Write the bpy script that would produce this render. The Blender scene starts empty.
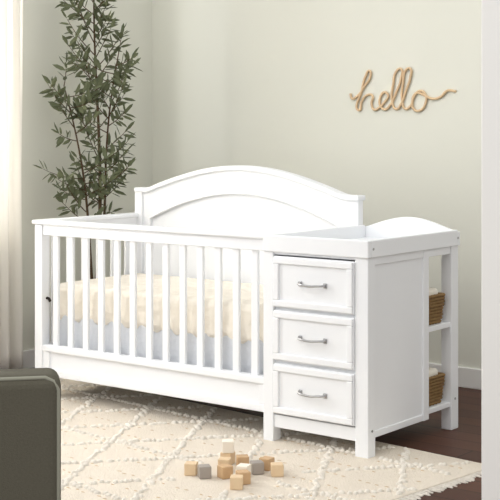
import bpy, bmesh, math, random
from mathutils import Vector, Matrix
random.seed(11)
sc = bpy.context.scene
COL = sc.collection

# ---------------------------------------------------------------- materials
def s2l(c):
    return tuple(((v/255)/12.92 if v/255 <= .04045 else (((v/255)+.055)/1.055)**2.4) for v in c)
def mat(name, rgb, rough=.6, metal=0., noise=None, bump=None, spec=.3):
    m = bpy.data.materials.new(name); m.use_nodes = True
    nt = m.node_tree; b = nt.nodes['Principled BSDF']
    c = s2l(rgb)
    b.inputs['Base Color'].default_value = (*c, 1)
    b.inputs['Roughness'].default_value = rough
    b.inputs['Metallic'].default_value = metal
    b.inputs['Specular IOR Level'].default_value = spec
    tc = nt.nodes.new('ShaderNodeTexCoord')
    if noise:
        scale, rgb2 = noise
        n = nt.nodes.new('ShaderNodeTexNoise'); n.inputs['Scale'].default_value = scale
        n.inputs['Detail'].default_value = 5
        nt.links.new(tc.outputs['Object'], n.inputs['Vector'])
        mx = nt.nodes.new('ShaderNodeMix'); mx.data_type = 'RGBA'
        mx.inputs[6].default_value = (*c, 1); mx.inputs[7].default_value = (*s2l(rgb2), 1)
        nt.links.new(n.outputs['Fac'], mx.inputs[0])
        nt.links.new(mx.outputs[2], b.inputs['Base Color'])
    if bump:
        scale, st, dist = bump
        n2 = nt.nodes.new('ShaderNodeTexNoise'); n2.inputs['Scale'].default_value = scale
        n2.inputs['Detail'].default_value = 6 if scale > 20 else 1.5
        nt.links.new(tc.outputs['Object'], n2.inputs['Vector'])
        bp = nt.nodes.new('ShaderNodeBump'); bp.inputs['Strength'].default_value = st
        bp.inputs['Distance'].default_value = dist
        nt.links.new(n2.outputs['Fac'], bp.inputs['Height'])
        nt.links.new(bp.outputs['Normal'], b.inputs['Normal'])
    return m

M_white = mat('white_paint', (238, 240, 243), .42, spec=.35)
M_wall = mat('wall_paint', (226, 226, 216), .9, noise=(1.5, (224, 224, 213)), bump=(120, .05, .002), spec=.1)
M_trim = mat('trim_paint', (240, 239, 236), .5)
M_sheet = mat('sheet', (244, 237, 224), .9, bump=(14, .7, .04), spec=.1)
M_sup = mat('mattress_base', (216, 219, 224), .9, bump=(40, .5, .01), spec=.1)
M_curtain = mat('curtain_linen', (253, 251, 247), .95, bump=(200, .2, .002), spec=.05)
M_metal = mat('brushed_nickel', (178, 178, 180), .3, 1.0)
M_wick = mat('wicker', (156, 126, 84), .8, noise=(60, (112, 86, 54)))
M_sign = mat('sign_wood', (222, 196, 160), .55, noise=(30, (210, 180, 142)))
M_leaf = mat('leaf', (76, 84, 60), .55, noise=(14, (124, 130, 98)))
M_stem = mat('bark', (104, 84, 62), .85, noise=(40, (74, 58, 44)))
M_pot = mat('pot_glaze', (52, 48, 44), .6)
M_soil = mat('soil', (54, 40, 30), .95, bump=(60, .8, .02))
M_chair = mat('chair_fabric', (102, 99, 87), .95, noise=(180, (87, 84, 74)), bump=(300, .5, .003), spec=.1)
M_pipe = mat('chair_piping', (150, 150, 136), .9)
M_dark = mat('dark_wood', (38, 28, 22), .5)
M_rug = mat('rug_cream', (235, 225, 211), .98, noise=(22, (226, 215, 199)), bump=(160, .9, .01), spec=.05)
M_tuft = mat('rug_tuft', (244, 237, 226), .98, bump=(260, .8, .01), spec=.05)
M_tan = mat('rug_tan', (198, 175, 145), .98, spec=.05)
M_blk = [mat('block_pine', (226, 202, 168), .6, noise=(40, (214, 186, 150))),
         mat('block_beech', (206, 174, 136), .6, noise=(40, (190, 156, 118))),
         mat('block_white', (238, 230, 216), .6),
         mat('block_grey', (160, 152, 144), .6)]
M_glass = mat('window_frame_paint', (240, 240, 236), .4)

# floor planks
M_floor = bpy.data.materials.new('floor_planks'); M_floor.use_nodes = True
nt = M_floor.node_tree; b = nt.nodes['Principled BSDF']
tc = nt.nodes.new('ShaderNodeTexCoord')
br = nt.nodes.new('ShaderNodeTexBrick')
br.inputs['Color1'].default_value = (*s2l((100, 64, 50)), 1)
br.inputs['Color2'].default_value = (*s2l((82, 52, 41)), 1)
br.inputs['Mortar'].default_value = (*s2l((34, 20, 15)), 1)
br.inputs['Scale'].default_value = 1; br.inputs['Brick Width'].default_value = 1.4
br.inputs['Row Height'].default_value = .13; br.inputs['Mortar Size'].default_value = .003
nt.links.new(tc.outputs['Object'], br.inputs['Vector'])
mp = nt.nodes.new('ShaderNodeMapping'); mp.inputs['Scale'].default_value = (1.5, 22, 1)
nt.links.new(tc.outputs['Object'], mp.inputs['Vector'])
n = nt.nodes.new('ShaderNodeTexNoise'); n.inputs['Scale'].default_value = 3; n.inputs['Detail'].default_value = 8
nt.links.new(mp.outputs['Vector'], n.inputs['Vector'])
mx = nt.nodes.new('ShaderNodeMix'); mx.data_type = 'RGBA'; mx.blend_type = 'MULTIPLY'
mx.inputs[0].default_value = .5
nt.links.new(br.outputs['Color'], mx.inputs[6]); nt.links.new(n.outputs['Fac'], mx.inputs[7])
nt.links.new(mx.outputs[2], b.inputs['Base Color']); b.inputs['Roughness'].default_value = .5
b.inputs['Specular IOR Level'].default_value = .25

# ---------------------------------------------------------------- helpers
def empty(name, loc=(0, 0, 0), rz=0):
    e = bpy.data.objects.new(name, None); e.location = loc; e.rotation_euler = (0, 0, rz)
    COL.objects.link(e); return e
def meshobj(name, verts, faces, m, parent=None, smooth=False, mats=None, fm=None):
    me = bpy.data.meshes.new(name); me.from_pydata([tuple(v) for v in verts], [], faces); me.update()
    bm = bmesh.new(); bm.from_mesh(me); bmesh.ops.recalc_face_normals(bm, faces=bm.faces); bm.to_mesh(me); bm.free()
    for mm in (mats or [m]): me.materials.append(mm)
    if fm: me.polygons.foreach_set('material_index', fm)
    if smooth: me.polygons.foreach_set('use_smooth', [True]*len(me.polygons))
    o = bpy.data.objects.new(name, me); COL.objects.link(o)
    if parent: o.parent = parent
    return o
def bevel(o, w, seg=2):
    md = o.modifiers.new('bevel', 'BEVEL'); md.width = w; md.segments = seg; md.limit_method = 'ANGLE'; md.angle_limit = math.radians(40)
    return o
BF = [(0,3,2,1),(4,5,6,7),(0,1,5,4),(1,2,6,5),(2,3,7,6),(3,0,4,7)]
def boxv(x0,x1,y0,y1,z0,z1):
    return [(x0,y0,z0),(x1,y0,z0),(x1,y1,z0),(x0,y1,z0),(x0,y0,z1),(x1,y0,z1),(x1,y1,z1),(x0,y1,z1)]
def box(name, x0,x1,y0,y1,z0,z1, m, parent=None, bv=.003, seg=2):
    o = meshobj(name, boxv(x0,x1,y0,y1,z0,z1), BF, m, parent)
    if bv: bevel(o, bv, seg)
    return o
def ribbon(name, xs, top, bot, y0, y1, m, parent, bv=.003):
    v = []; f = []
    for x in xs:
        v += [(x,y0,bot(x)),(x,y0,top(x)),(x,y1,top(x)),(x,y1,bot(x))]
    n = len(xs)
    for i in range(n-1):
        a = i*4; c = a+4
        for k in range(4):
            k2 = (k+1) % 4
            f.append((a+k, a+k2, c+k2, c+k))
    f += [(0,1,2,3), tuple((n-1)*4+k for k in (3,2,1,0))]
    o = meshobj(name, v, f, m, parent)
    if bv: bevel(o, bv)
    return o
def tube(name, pts, r, m, parent=None, cyclic=False, radii=None, kind='POLY', res=2):
    cu = bpy.data.curves.new(name, 'CURVE'); cu.dimensions = '3D'; cu.bevel_depth = r; cu.bevel_resolution = res
    cu.use_fill_caps = True
    if kind == 'POLY':
        sp = cu.splines.new('POLY'); sp.points.add(len(pts)-1)
        for i, p in enumerate(pts):
            sp.points[i].co = (*p, 1)
            if radii: sp.points[i].radius = radii[i]
    else:
        sp = cu.splines.new('BEZIER'); sp.bezier_points.add(len(pts)-1)
        for i, p in enumerate(pts):
            bp = sp.bezier_points[i]; bp.co = p; bp.handle_left_type = bp.handle_right_type = 'AUTO'
            if radii: bp.radius = radii[i]
        sp.resolution_u = 8
    sp.use_cyclic_u = cyclic
    cu.materials.append(m)
    o = bpy.data.objects.new(name, cu); COL.objects.link(o)
    if parent: o.parent = parent
    return o
def lin(a, b, n): return [a+(b-a)*i/(n-1) for i in range(n)]

# ---------------------------------------------------------------- room
WX, WY, HT = -.615, 1.5, 2.75
box('floor', -1.2, 6, -6, WY+.1, -.05, 0, M_floor, bv=0)
box('wall_back', WX-.1, 6, WY, WY+.1, 0, HT, M_wall, bv=0)
wl = empty('wall_left')
wy0, wy1, wz0, wz1 = -2.0, .42, .7, 2.3
box('wall_left_back_part', WX-.1, WX, wy1, WY, 0, HT, M_wall, wl, bv=0)
box('wall_left_front_part', WX-.1, WX, -5, wy0, 0, HT, M_wall, wl, bv=0)
box('wall_left_sill_part', WX-.1, WX, wy0, wy1, 0, wz0, M_wall, wl, bv=0)
box('wall_left_head_part', WX-.1, WX, wy0, wy1, wz1, HT, M_wall, wl, bv=0)
win = empty('window_1')
for i, (a, c, d, e_) in enumerate([(wy0, wy1, wz0, wz0+.06), (wy0, wy1, wz1-.06, wz1), (wy0, wy0+.06, wz0+.06, wz1-.06), (wy1-.06, wy1, wz0+.06, wz1-.06),
                                   (-.85, -.80, wz0+.06, wz1-.06)]):
    box('frame_%d' % i, WX-.08, WX-.02, a, c, d, e_, M_glass, win)
box('baseboard_left', WX, WX+.016, -5, WY-.016, 0, .1, M_trim, bv=.004)
box('baseboard_back', WX, 6, WY-.016, WY, 0, .1, M_trim, bv=.004)
box('wall_right', 2.775, 4.1, -.82, -.70, 0, HT, M_trim, bv=.004)

# curtain
cv = []; cf = []
NY, NZ = 170, 24
for i in range(NY):
    y = -.75 + 1.165*i/(NY-1)
    for j in range(NZ):
        z = .012 + 2.5*j/(NZ-1)
        a = .018 + .007*math.sin(z*2+1)
        x = WX+.075 + a*math.sin(y*70+.5*math.sin(z*1.7)) + .006*math.sin(y*150+z)
        cv.append((x, y, z))
for i in range(NY-1):
    for j in range(NZ-1):
        a = i*NZ+j; cf.append((a, a+NZ, a+NZ+1, a+1))
cur = meshobj('curtain', cv, cf, M_curtain, smooth=True)
so = cur.modifiers.new('s', 'SOLIDIFY'); so.thickness = .003
nt = M_curtain.node_tree
tr = nt.nodes.new('ShaderNodeBsdfTranslucent'); tr.inputs['Color'].default_value = (*s2l((253, 250, 244)), 1)
ms = nt.nodes.new('ShaderNodeMixShader'); ms.inputs[0].default_value = .5
nt.links.new(nt.nodes['Principled BSDF'].outputs[0], ms.inputs[1]); nt.links.new(tr.outputs[0], ms.inputs[2])
nt.links.new(ms.outputs[0], nt.nodes['Material Output'].inputs['Surface'])
M_cloth = mat('basket_liner', (236, 230, 218), .95, bump=(80, .5, .005))
rod = tube('curtain_rod', [(WX+.075, -2.4, 2.53), (WX+.075, .55, 2.53)], .012, M_metal)

# ---------------------------------------------------------------- crib with changing table
K = empty('crib_with_changing_table')
XC = 1.365; XR = 1.862; D = .705; H = .845
W = M_white
box('post_front_left', 0, .05, 0, .05, 0, H-.02, W, K)
box('post_back_left', .03, .08, D-.05, D, 0, .955, W, K)
box('front_rail', .05, XC, .006, .044, H-.07, H-.018, W, K)
box('front_rail_cap', -.012, XC+.005, -.010, .058, H-.02, H, W, K, .006)
box('left_rail', .006, .044, .05, D-.02, H-.07, H-.018, W, K)
box('left_rail_cap', -.012, .058, .058, D-.005, H-.02, H, W, K, .006)
n = 13
for i in range(n):
    cx = .05 + (XC-.05)*(i+.72)/(n+.44)
    box('front_slat_%d' % i, cx-.017, cx+.017, .018, .034, .255, H-.065, W, K, .004)
for i in range(6):
    cy = .05 + (D-.1)*(i+.5)/6
    box('left_slat_%d' % i, .018, .034, cy-.017, cy+.017, .255, H-.065, W, K, .004)
box('base_rail_upper', .05, XC, .0, .048, .232, .262, W, K, .005)
box('base_panel', .05, XC, .016, .04, .125, .232, W, K, .002)
box('base_rail_lower', .05, XC, .004, .046, .118, .15, W, K, .004)
box('base_stile_left', .05, .09, .006, .046, .15, .232, W, K, .003)
box('base_stile_right', XC-.04, XC, .006, .046, .15, .232, W, K, .003)
box('left_base_rail', .006, .044, .05, D-.02, .118, .262, W, K, .004)
# small dark knob added on the inner side of the left post
tube('dark_knob', [(.050, .030, .478), (.062, .032, .475), (.070, .034, .462)], .007, M_dark, K, kind='BEZIER')
# headboard
h0 = .035
hw = XC+.016
def harch(x):
    t = (x-h0-.075)/(hw-h0-.15)
    if t <= 0 or t >= 1: return 0
    s = math.sin(math.pi*t); k = min(1, s/.22)
    return .122*s*(k*k*(3-2*k)*.25+.75)
htop = lambda x: .972+harch(x)
ribbon('headboard_panel', lin(h0+.01, hw-.012, 90), lambda x: htop(x)-.01, lambda x: .12, D-.022, D-.006, W, K, 0)
ribbon('headboard_cap', lin(h0-.006, hw+.008, 90), lambda x: htop(x)+.004, lambda x: htop(x)-.02, D-.056, D+.010, W, K, .006)
inner = lambda x: htop(x)-.125-.035*abs(2*(x-h0)/(hw-h0)-1)**3
ribbon('headboard_arch_frame', lin(h0+.04, hw-.035, 90), lambda x: htop(x)-.018, inner, D-.038, D-.02, W, K, .004)
box('headboard_stile_left', h0+.044, h0+.09, D-.0375, D-.02, .13, .90, W, K, .003)
box('headboard_stile_right', hw-.095, hw-.035, D-.0375, D-.02, .13, .90, W, K, .003)
box('headboard_post_right', hw-.045, hw, D-.042, D, .07, .958, W, K)
tube('headboard_bead', [(x, D-.037, inner(x)-.004) for x in lin(h0+.09, hw-.09, 70)], .006, W, K)
box('back_base_rail', .06, hw-.05, D-.045, D-.022, .12, .26, W, K)
def softbox(name, x0,x1,y0,y1,z0,z1, m, parent, amp, fr, bv):
    bm = bmesh.new(); bmesh.ops.create_cube(bm, size=1)
    for v in bm.verts:
        v.co = Vector(((x0+x1)/2+v.co.x*(x1-x0), (y0+y1)/2+v.co.y*(y1-y0), (z0+z1)/2+v.co.z*(z1-z0)))
    bmesh.ops.bevel(bm, geom=bm.edges[:], offset=bv, segments=4, affect='EDGES', profile=.5)
    for k in range(90):
        x = x0 + (x1-x0)*(k+.5)/90
        bmesh.ops.bisect_plane(bm, geom=bm.verts[:]+bm.edges[:]+bm.faces[:], plane_co=(x,0,0), plane_no=(1,0,0))
    for k in range(7):
        z = z0 + (z1-z0)*(k+.5)/7
        bmesh.ops.bisect_plane(bm, geom=bm.verts[:]+bm.edges[:]+bm.faces[:], plane_co=(0,0,z), plane_no=(0,0,1))
    for v in bm.verts:
        x, y, z = v.co
        low = 1-(z-z0)/(z1-z0)
        d = math.sin(x*fr+2*math.sin(x*7)) * .6 + math.sin(x*fr*2.3+z*20)*.4
        if y < (y0+y1)/2: v.co.y += amp*d*(.3+low)
        v.co.z += amp*.8*d*(low-.2)
    me = bpy.data.meshes.new(name); bm.to_mesh(me); bm.free()
    me.materials.append(m); me.polygons.foreach_set('use_smooth', [True]*len(me.polygons))
    o = bpy.data.objects.new(name, me); COL.objects.link(o); o.parent = parent; return o
softbox('mattress', .06, XC-.012, .064, D-.055, .375, .547, M_sheet, K, .010, 45, .035)
softbox('mattress_skirt', .065, XC-.02, .076, D-.06, .2, .40, M_sup, K, .005, 30, .01)

# chest of drawers part
box('chest_side_left', XC-.006, XC+.014, .05, D-.05, .07, .78, W, K)
box('post_mid_front', XC-.008, XC+.042, -.003, .05, 0, .782, W, K)
box('post_front_right', XR-.06, XR, -.003, .05, 0, .782, W, K)
box('post_back_right', XR-.05, XR, D-.06, D, 0, .782, W, K)
box('post_mid_back', XC+.018, XC+.05, D-.052, D-.002, 0, .782, W, K)
box('chest_top_rail', XC+.042, XR-.06, .004, .04, .765, .785, W, K)
box('chest_bottom_rail', XC+.042, XR-.06, .004, .04, .066, .118, W, K)
for i, z in enumerate([.548, .333]):
    box('drawer_divider_%d' % i, XC+.042, XR-.06, .012, .04, z-.012, z+.012, W, K)
box('drawer_void_back', XC+.02, XR-.03, .44, .455, .1, .78, W, K)
box('chest_bottom', XC+.014, XR-.02, .04, .45, .08, .1, W, K)
box('side_panel', XR-.022, XR-.010, .05, .455, .085, .78, W, K)
box('side_stile', XR-.03, XR-.002, .418, .462, .078, .78, W, K)
box('side_bottom_rail', XR-.026, XR-.006, .05, .418, .078, .105, W, K)
box('side_apron_rail', XR-.03, XR-.004, .05, D-.06, .745, .78, W, K)
for nm, z in [('shelf_lower', .098), ('shelf_mid', .435)]:
    box(nm, XC+.014, XR-.006, .456, D-.004, z, z+.022, W, K)
dz = [(.552, .762), (.338, .544), (.122, .329)]
dx0, dx1 = XC+.045, XR-.063
for i, (a, c) in enumerate(dz):
    a += .002; c -= .002
    box('drawer_%d_front' % i, dx0, dx1, -.004, .014, a, c, W, K, .003)
    t = .03
    for j, (p, q, r, s) in enumerate([(dx0+.004, dx1-.004, c-t, c-.004), (dx0+.004, dx1-.004, a+.004, a+t), (dx0+.004, dx0+t, a+t, c-t), (dx1-t, dx1-.004, a+t, c-t)]):
        box('drawer_%d_frame_%d' % (i, j), p, q, -.014, -.003, r, s, W, K, .004)
    box('drawer_%d_box' % i, dx0+.012, dx1-.012, .014, .42, a+.01, c-.02, W, K)
    mx_, mz = (dx0+dx1)/2, (a+c)/2
    pts = [(mx_-.06, -.004, mz), (mx_-.058, -.022, mz), (mx_-.048, -.03, mz), (mx_, -.034, mz-.004), (mx_+.048, -.03, mz), (mx_+.058, -.022, mz), (mx_+.06, -.004, mz)]
    tube('handle_%d' % i, pts, .0048, M_metal, K, kind='BEZIER')
    for sx in (-.06, .06):
        box('handle_%d_foot' % i, mx_+sx-.009, mx_+sx+.009, -.010, -.002, mz-.010, mz+.010, M_metal, K, .003)
# tray
tx0, tx1, ty0, ty1 = XC-.004, XR+.006, -.012, D+.006
zt0, zt1 = .776, .844
box('tray_front', tx0, tx1, ty0, ty0+.022, zt0, zt1, W, K, .004)
box('tray_left', tx0+.02, tx0+.04, ty0+.022, ty1-.02, zt0, zt1, W, K, .004)
box('tray_right', tx1-.022, tx1, ty0+.022, ty1-.02, zt0, zt1, W, K, .004)
box('tray_floor', tx0+.03, tx1-.022, ty0+.022, ty1-.02, zt0, zt0+.014, W, K, 0)
tbx = hw+.002
def tb(x):
    t = (x-tbx)/(tx1-tbx)
    u = min(1, max(0, (t-.02)/.96))
    return .836 + .052*(math.sin(math.pi*u)**1.2 if 0 < u < 1 else 0)
ribbon('tray_back', lin(tbx, tx1, 50), tb, lambda x: zt0, ty1-.02, ty1, W, K, .004)
for (y, z) in [(.025, .81), (.69, .81), (.025, .11), (.675, .13)]:
    bpy.ops.mesh.primitive_cylinder_add(radius=.005, depth=.004, location=(XR+(.006 if z > .8 else 0), y, z), rotation=(0, math.pi/2, 0))
    o = bpy.context.object; o.name = 'screw_cap'; o.data.materials.append(M_metal); o.parent = K

# ---------------------------------------------------------------- baskets
def basket(name, x0, x1, y0, y1, z0, h):
    e = empty(name)
    rows = 9; r = h/rows/2*1.08
    for k in range(rows):
        ins = .012*(1-k/(rows-1)) + r
        ax, bx, ay, by = x0+ins, x1-ins, y0+ins, y1-ins
        per = []
        stp = .012
        nx = int((bx-ax)/stp); ny = int((by-ay)/stp)
        for i in range(nx): per.append((ax+(bx-ax)*i/nx, ay, 0, -1))
        for i in range(ny): per.append((bx, ay+(by-ay)*i/ny, 1, 0))
        for i in range(nx): per.append((bx-(bx-ax)*i/nx, by, 0, 1))
        for i in range(ny): per.append((ax, by-(by-ay)*i/ny, -1, 0))
        pts = []
        for i, (x, y, nx_, ny_) in enumerate(per):
            o = .003*(1 if (i+k) % 2 else -1)
            pts.append((x+nx_*o, y+ny_*o, z0+r+k*(h-2*r)/(rows-1)))
        tube('weave_%d' % k, pts, r, M_wick, e, cyclic=True)
    box('basket_bottom', x0+.02, x1-.02, y0+.02, y1-.02, z0+.002, z0+.01, M_wick, e, 0)
    softbox('liner', x0+.02, x1-.022, y0+.02, y1-.02, z0+.02, z0+h+.022, M_cloth, e, .003, 60, .018)
    return e
basket('wicker_basket', 1.44, 1.852, .466, .62, .458, .125)
basket('wicker_basket.001', 1.44, 1.852, .466, .62, .121, .125)

# ---------------------------------------------------------------- hello sign
hp = [(352,91),(354,96),(359,94),(367,84),(373,74),(372,69),(368,74),(364,88),(361,108),(364,99),(370,93),(375,94),(374,102),(377,108),(382,106),
      (388,100),(391,94),(387,91),(383,96),(383,104),(388,108),(393,104),(399,92),(404,78),(404,69),(400,70),(396,84),(395,100),(399,108),(404,103),
      (409,90),(413,78),(413,69),(409,70),(406,82),(405,100),(408,108),(413,106),(417,96),(423,91),(428,95),(428,103),(423,110),(417,109),(415,101),(419,93),
      (426,95),(434,99),(442,98),(449,92),(457,93)]
SX, SZ = .79, 1.354
pts = [(SX+(p[0]-352)/105*.625, WY-.008, SZ+(112-p[1]+ (p[0]-400)*.02)*.0052) for p in hp]
sg = tube('hello_wall_sign', pts, .0066, M_sign, kind='BEZIER')
sg.data.bevel_resolution = 3

# ---------------------------------------------------------------- olive tree
P = empty('potted_olive_tree')
px, py = -.40, .80
prof = [(.0, .0), (.12, 0), (.135, .02), (.165, .26), (.175, .29), (.175, .31), (.158, .31), (.15, .27), (0, .27)]
v = []; f = []; S = 40
for r, z in prof:
    for i in range(S):
        a = 2*math.pi*i/S; v.append((px+r*math.cos(a), py+r*math.sin(a), z))
for k in range(len(prof)-1):
    for i in range(S):
        f.append((k*S+i, k*S+(i+1) % S, (k+1)*S+(i+1) % S, (k+1)*S+i))
meshobj('pot', v, f, M_pot, P, True)
v = [(px, py, .285)] + [(px+.15*math.cos(2*math.pi*i/S), py+.15*math.sin(2*math.pi*i/S), .275) for i in range(S)]
meshobj('soil', v, [(0, 1+i, 1+(i+1) % S) for i in range(S)], M_soil, P)
U = Vector((.788, .615, 0)); V = Vector((-.615, .788, 0)); Z = Vector((0, 0, 1))
LD = Vector((-.1, -1, 0)).normalized()      # branches reaching along the left wall
RD = Vector((1, .35, 0)).normalized()       # branches reaching along the back wall
base = Vector((px, py, .28))
lv = []; lf = []
def clampv(p):
    p.x = max(p.x, WX+.02); p.y = min(p.y, WY-.03)
    return p
def leaf(p, d, L, w):
    d = d.normalized()
    s = d.cross(Vector((random.uniform(-1,1), random.uniform(-1,1), .7))).normalized()
    nrm = s.cross(d)
    i = len(lv)
    q = [p, p+d*L*.3+s*w*.9, p+d*L*.7+s*w*.8, p+d*L-nrm*.004, p+d*L*.7-s*w*.8, p+d*L*.3-s*w*.9, p+d*L*.3-nrm*.003, p+d*L*.7-nrm*.004]
    lv.extend([clampv(Vector(a)) for a in q])
    lf.extend([(i,i+1,i+6),(i+1,i+2,i+7,i+6),(i+2,i+3,i+7),(i,i+6,i+5),(i+6,i+7,i+4,i+5),(i+7,i+3,i+4)])
stems = []
def stem(top, zt, bend, r, ph):
    pts = []
    for k in range(19):
        t = k/18
        pts.append(base + top*t + U*(bend*math.sin(t*math.pi*1.4+ph)-bend*math.sin(ph)) + V*(.02*math.sin(t*6+ph)) + Z*(zt-.28)*t)
    tube('stem', pts, r, M_stem, P, radii=[1-.7*k/18 for k in range(19)])
    stems.append(pts)
stem(RD*.02, 2.0, .022, .013, 0)
stem(RD*.19, 1.66, .03, .010, 1)
stem(LD*.24, 1.50, -.03, .010, 2)
def twig(p0, side, depth, el, L, nl):
    hd = (RD if side > 0 else LD)
    d = (hd + V*depth*.5).normalized()*math.cos(el) + Z*math.sin(el)
    if side < 0: L *= 1.35
    pts = [p0]; p = p0.copy(); dd = d.copy()
    N = 8
    for k in range(N):
        dd = (dd + Z*random.uniform(.0,.10) + Vector((random.uniform(-.06,.06), random.uniform(-.06,.06), 0))).normalized()
        p = clampv(p + dd*L/N); pts.append(p.copy())
    tube('twig', pts, .0032, M_stem, P, radii=[1-.08*k for k in range(len(pts))], res=1)
    for k in range(nl):
        t = .2+.8*(k+.5)/nl; i = min(N-1, int(t*N)); fr = t*N-i
        q = pts[i].lerp(pts[i+1], fr); ax = (pts[i+1]-pts[i]).normalized()
        sd = (ax.cross(V) if k % 3 else ax.cross(U)).normalized()
        sgn = 1 if k % 2 else -1
        leaf(q, ax*.55+sd*sgn*random.uniform(.55,1.0)+Vector((random.uniform(-.2,.2),random.uniform(-.2,.2),random.uniform(-.25,.2))),
             random.uniform(.05,.08), random.uniform(.010,.0145))
    leaf(pts[-1], dd, .065, .010)
def group(si, t0, t1, cnt, l0, l1, e0, e1):
    st = stems[si]
    for k in range(cnt):
        t = t0+(t1-t0)*(k+random.random()*.5)/cnt
        i = min(17, int(t*18)); q = st[i].lerp(st[i+1], t*18-i)
        side = -1 if k % 2 == 0 else 1
        twig(q, side, random.uniform(-1, 1), random.uniform(e0, e1), random.uniform(l0, l1), random.randint(9, 12))
group(0, .68, .98, 19, .12, .24, .35, 1.1)
group(0, .34, .60, 8, .16, .26, .2, .9)
group(1, .42, .62, 8, .10, .20, .1, .9)
group(1, .70, .98, 12, .10, .20, .0, .9)
group(2, .40, .64, 10, .12, .22, .0, .8)
group(2, .76, .98, 8, .10, .16, .0, .9)
for s_ in stems: twig(s_[-1], 1, .2, 1.35, .12, 9)
meshobj('leaves', lv, lf, M_leaf, P)

# ---------------------------------------------------------------- rug (turned a few degrees, back corner under the crib)
RC = Vector((2.29, .20, 0)); RA = math.radians(-6)
R = empty('area_rug', RC, RA)
rx0, rx1, ry0, ry1 = -2.57, 0, -1.55, 0
box('rug_base', rx0, rx1, ry0, ry1, 0.001, .010, M_rug, R, .004)
tv = []; tf = []; tm = []
cR, sR = math.cos(RA), math.sin(RA)
def tuft(x, y, r, h, mi, ang=0, el=1.):
    wx, wy = RC.x+x*cR-y*sR, RC.y+x*sR+y*cR
    if 1.42 < wx < 1.79 and -.69 < wy < -.33: return      # pile pressed flat under the toy blocks
    for (lx, ly) in [(.025,.025),(1.382,.025),(1.832,.025),(1.837,.675),(.055,.68),(1.36,.68)]:   # and under the crib legs
        if abs(wx-lx) < .05 and abs(wy-ly) < .05: return
    i = len(tv); n_ = 6
    for (rr, z) in [(1, 0.007), (.85, .6), (.35, 1)]:
        for k in range(n_):
            a = 2*math.pi*k/n_
            dx, dy = r*rr*el*math.cos(a), r*rr*math.sin(a)
            ca, sa = math.cos(ang), math.sin(ang)
            tv.append((x+dx*ca-dy*sa, y+dx*sa+dy*ca, .009+(z*h if z > .01 else 0)))
    for l in range(2):
        for k in range(n_):
            tf.append((i+l*n_+k, i+l*n_+(k+1) % n_, i+(l+1)*n_+(k+1) % n_, i+(l+1)*n_+k)); tm.append(mi)
    tf.append(tuple(i+2*n_+k for k in range(n_))); tm.append(mi)
cw, ch = .36, .52
y = ry0+.03
step = .019
while y < ry1-.03:
    ph = (y-ry0)/ch
    tri = abs((ph % 1)*2-1)
    for c in range(-1, 9):
        for sgn in (1, -1):
            x = rx0 + (c+.5)*cw + sgn*tri*cw/2
            if rx0+.02 < x < rx1-.02:
                tuft(x+random.uniform(-.010,.010), y+random.uniform(-.008,.008), random.uniform(.008,.013), random.uniform(.007,.013), 0, random.random()*3, 1.4)
    y += step
yy = ry0+.13
while yy < ry1-.03:
    x = rx0+.02
    while x < rx1-.03:
        if random.random() < .6:
            tuft(x, yy+random.uniform(-.006,.006), .0045, .003, 1, random.uniform(-.3,.3), 2.6)
        x += .04
    yy += .13
for yy in (-.22, -.74, -1.26):
    x = rx0+.02
    while x < rx1-.03:
        tuft(x, yy+random.uniform(-.008,.008), .011, .010, 0, random.random()*3, 1.3)
        x += .026
fy = ry0+.01
meshobj('rug_tufts', tv, tf, None, R, True, [M_tuft, M_tan], tm)
fv = []; ff = []
def strand(p, d, L):
    i = len(fv); s = Vector((-d.y, d.x, 0))*.003
    q = p + d*L + s*random.uniform(-4, 4)
    fv.extend([p-s, p+s, q+s, q-s, p-s+Z*.006, p+s+Z*.006, q+s+Z*.003, q-s+Z*.003])
    for F in BF: ff.append(tuple(i+a for a in F))
while fy < ry1:
    strand(Vector((rx1-.004, fy, .001)), Vector((1, 0, 0)), random.uniform(.03, .055)); fy += .011
meshobj('rug_fringe', fv, ff, M_tuft, R)

# ---------------------------------------------------------------- toy blocks
def blocks(name, data, s=.044):
    v = []; f = []; fm = []
    for (x, y, z, rz, mi) in data:
        i = len(v); h = s/2; bmx = Matrix.Rotation(rz, 3, 'Z')
        for c in boxv(-h, h, -h, h, 0, s):
            q = bmx @ Vector(c); v.append((q.x+x, q.y+y, q.z+z))
        for F in BF: f.append(tuple(i+a for a in F)); fm.append(mi)
    o = meshobj(name, v, f, None, None, False, M_blk, fm); bevel(o, .003, 2); return o
g = .0103
blocks('toy_blocks', [
    (1.477,-.593,g,.5,0),(1.542,-.596,g,.9,3),(1.484,-.389,g,.2,0),(1.601,-.550,g,1.2,1),(1.723,-.636,g,.6,0),
    (1.563,-.3995,g,.8,1),(1.648,-.500,g,.3,2),(1.657,-.434,g,.95,3),(1.6515,-.367,g,.1,1),(1.733,-.412,g,.75,0),
    (1.487,-.392,g+.0445,.7,2),(1.700,-.570,g,1.0,1),(1.535,-.470,g,.45,0)])

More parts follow.
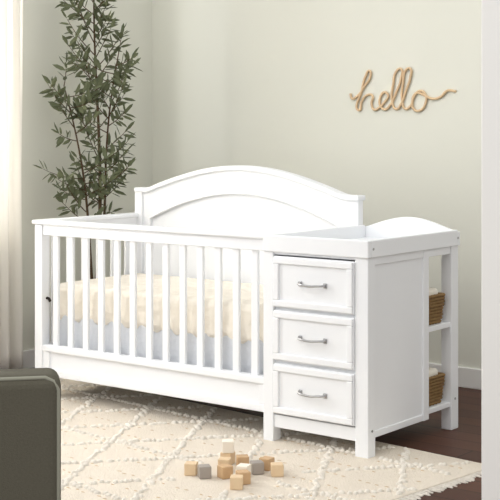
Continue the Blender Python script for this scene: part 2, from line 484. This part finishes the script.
# ---------------------------------------------------------------- armchair (lower left foreground)
ra = math.radians(49.5)
A = empty('armchair', (2.230-.35*math.cos(ra), -1.964-.35*math.sin(ra), .0), ra)
box('backrest', -.35, .35, 0, .14, .16, .664, M_chair, A, .03, 5)
box('seat_base', -.35, .35, .13, .70, .16, .30, M_chair, A, .02, 4)
box('seat_cushion', -.24, .24, .15, .71, .30, .42, M_chair, A, .035, 5)
box('arm_left', -.35, -.25, .12, .68, .28, .55, M_chair, A, .03, 5)
box('arm_right', .25, .35, .12, .68, .28, .55, M_chair, A, .03, 5)
tube('piping', [(-.342,.010,.2),(-.342,.010,.627),(-.33,.010,.648),(-.31,.010,.658),(.31,.010,.658),(.33,.010,.648),(.342,.010,.627),(.342,.010,.2)], .005, M_pipe, A)
for i, (x, y) in enumerate([(-.3, .05), (.3, .05), (-.3, .64), (.3, .64)]):
    bpy.ops.mesh.primitive_cone_add(radius1=.014, radius2=.024, depth=.162, location=(x, y, .081))
    o = bpy.context.object; o.name = 'leg_%d' % i; o.data.materials.append(M_dark); o.parent = A

# ---------------------------------------------------------------- light
w = bpy.data.worlds.new('world'); sc.world = w; w.use_nodes = True
bg = w.node_tree.nodes['Background']; bg.inputs[0].default_value = (1, .994, .98, 1); bg.inputs[1].default_value = 1.03
sun = bpy.data.lights.new('sun', 'SUN'); sun.energy = .70; sun.angle = math.radians(40); sun.color = (1, .985, .96)
so_ = bpy.data.objects.new('sun', sun); COL.objects.link(so_)
so_.rotation_euler = Vector((.1, 1, -.8)).to_track_quat('-Z', 'Y').to_euler()
al = bpy.data.lights.new('window_daylight', 'AREA'); al.shape = 'RECTANGLE'; al.size = 2.3; al.size_y = 1.5; al.energy = 150
ao = bpy.data.objects.new('window_daylight', al); COL.objects.link(ao)
ao.location = (WX-.25, -.74, 1.5); ao.rotation_euler = Vector((1, 0, 0)).to_track_quat('-Z', 'Z').to_euler()
sc.view_settings.view_transform = 'Standard'

# ---------------------------------------------------------------- camera
cam = bpy.data.cameras.new('camera'); co = bpy.data.objects.new('camera', cam); COL.objects.link(co)
co.location = (4.562, -4.200, 1.268); co.rotation_euler = (math.radians(90), 0, math.radians(37.95))
cam.lens = 93.5; cam.sensor_width = 36; cam.shift_y = -.24
sc.camera = co
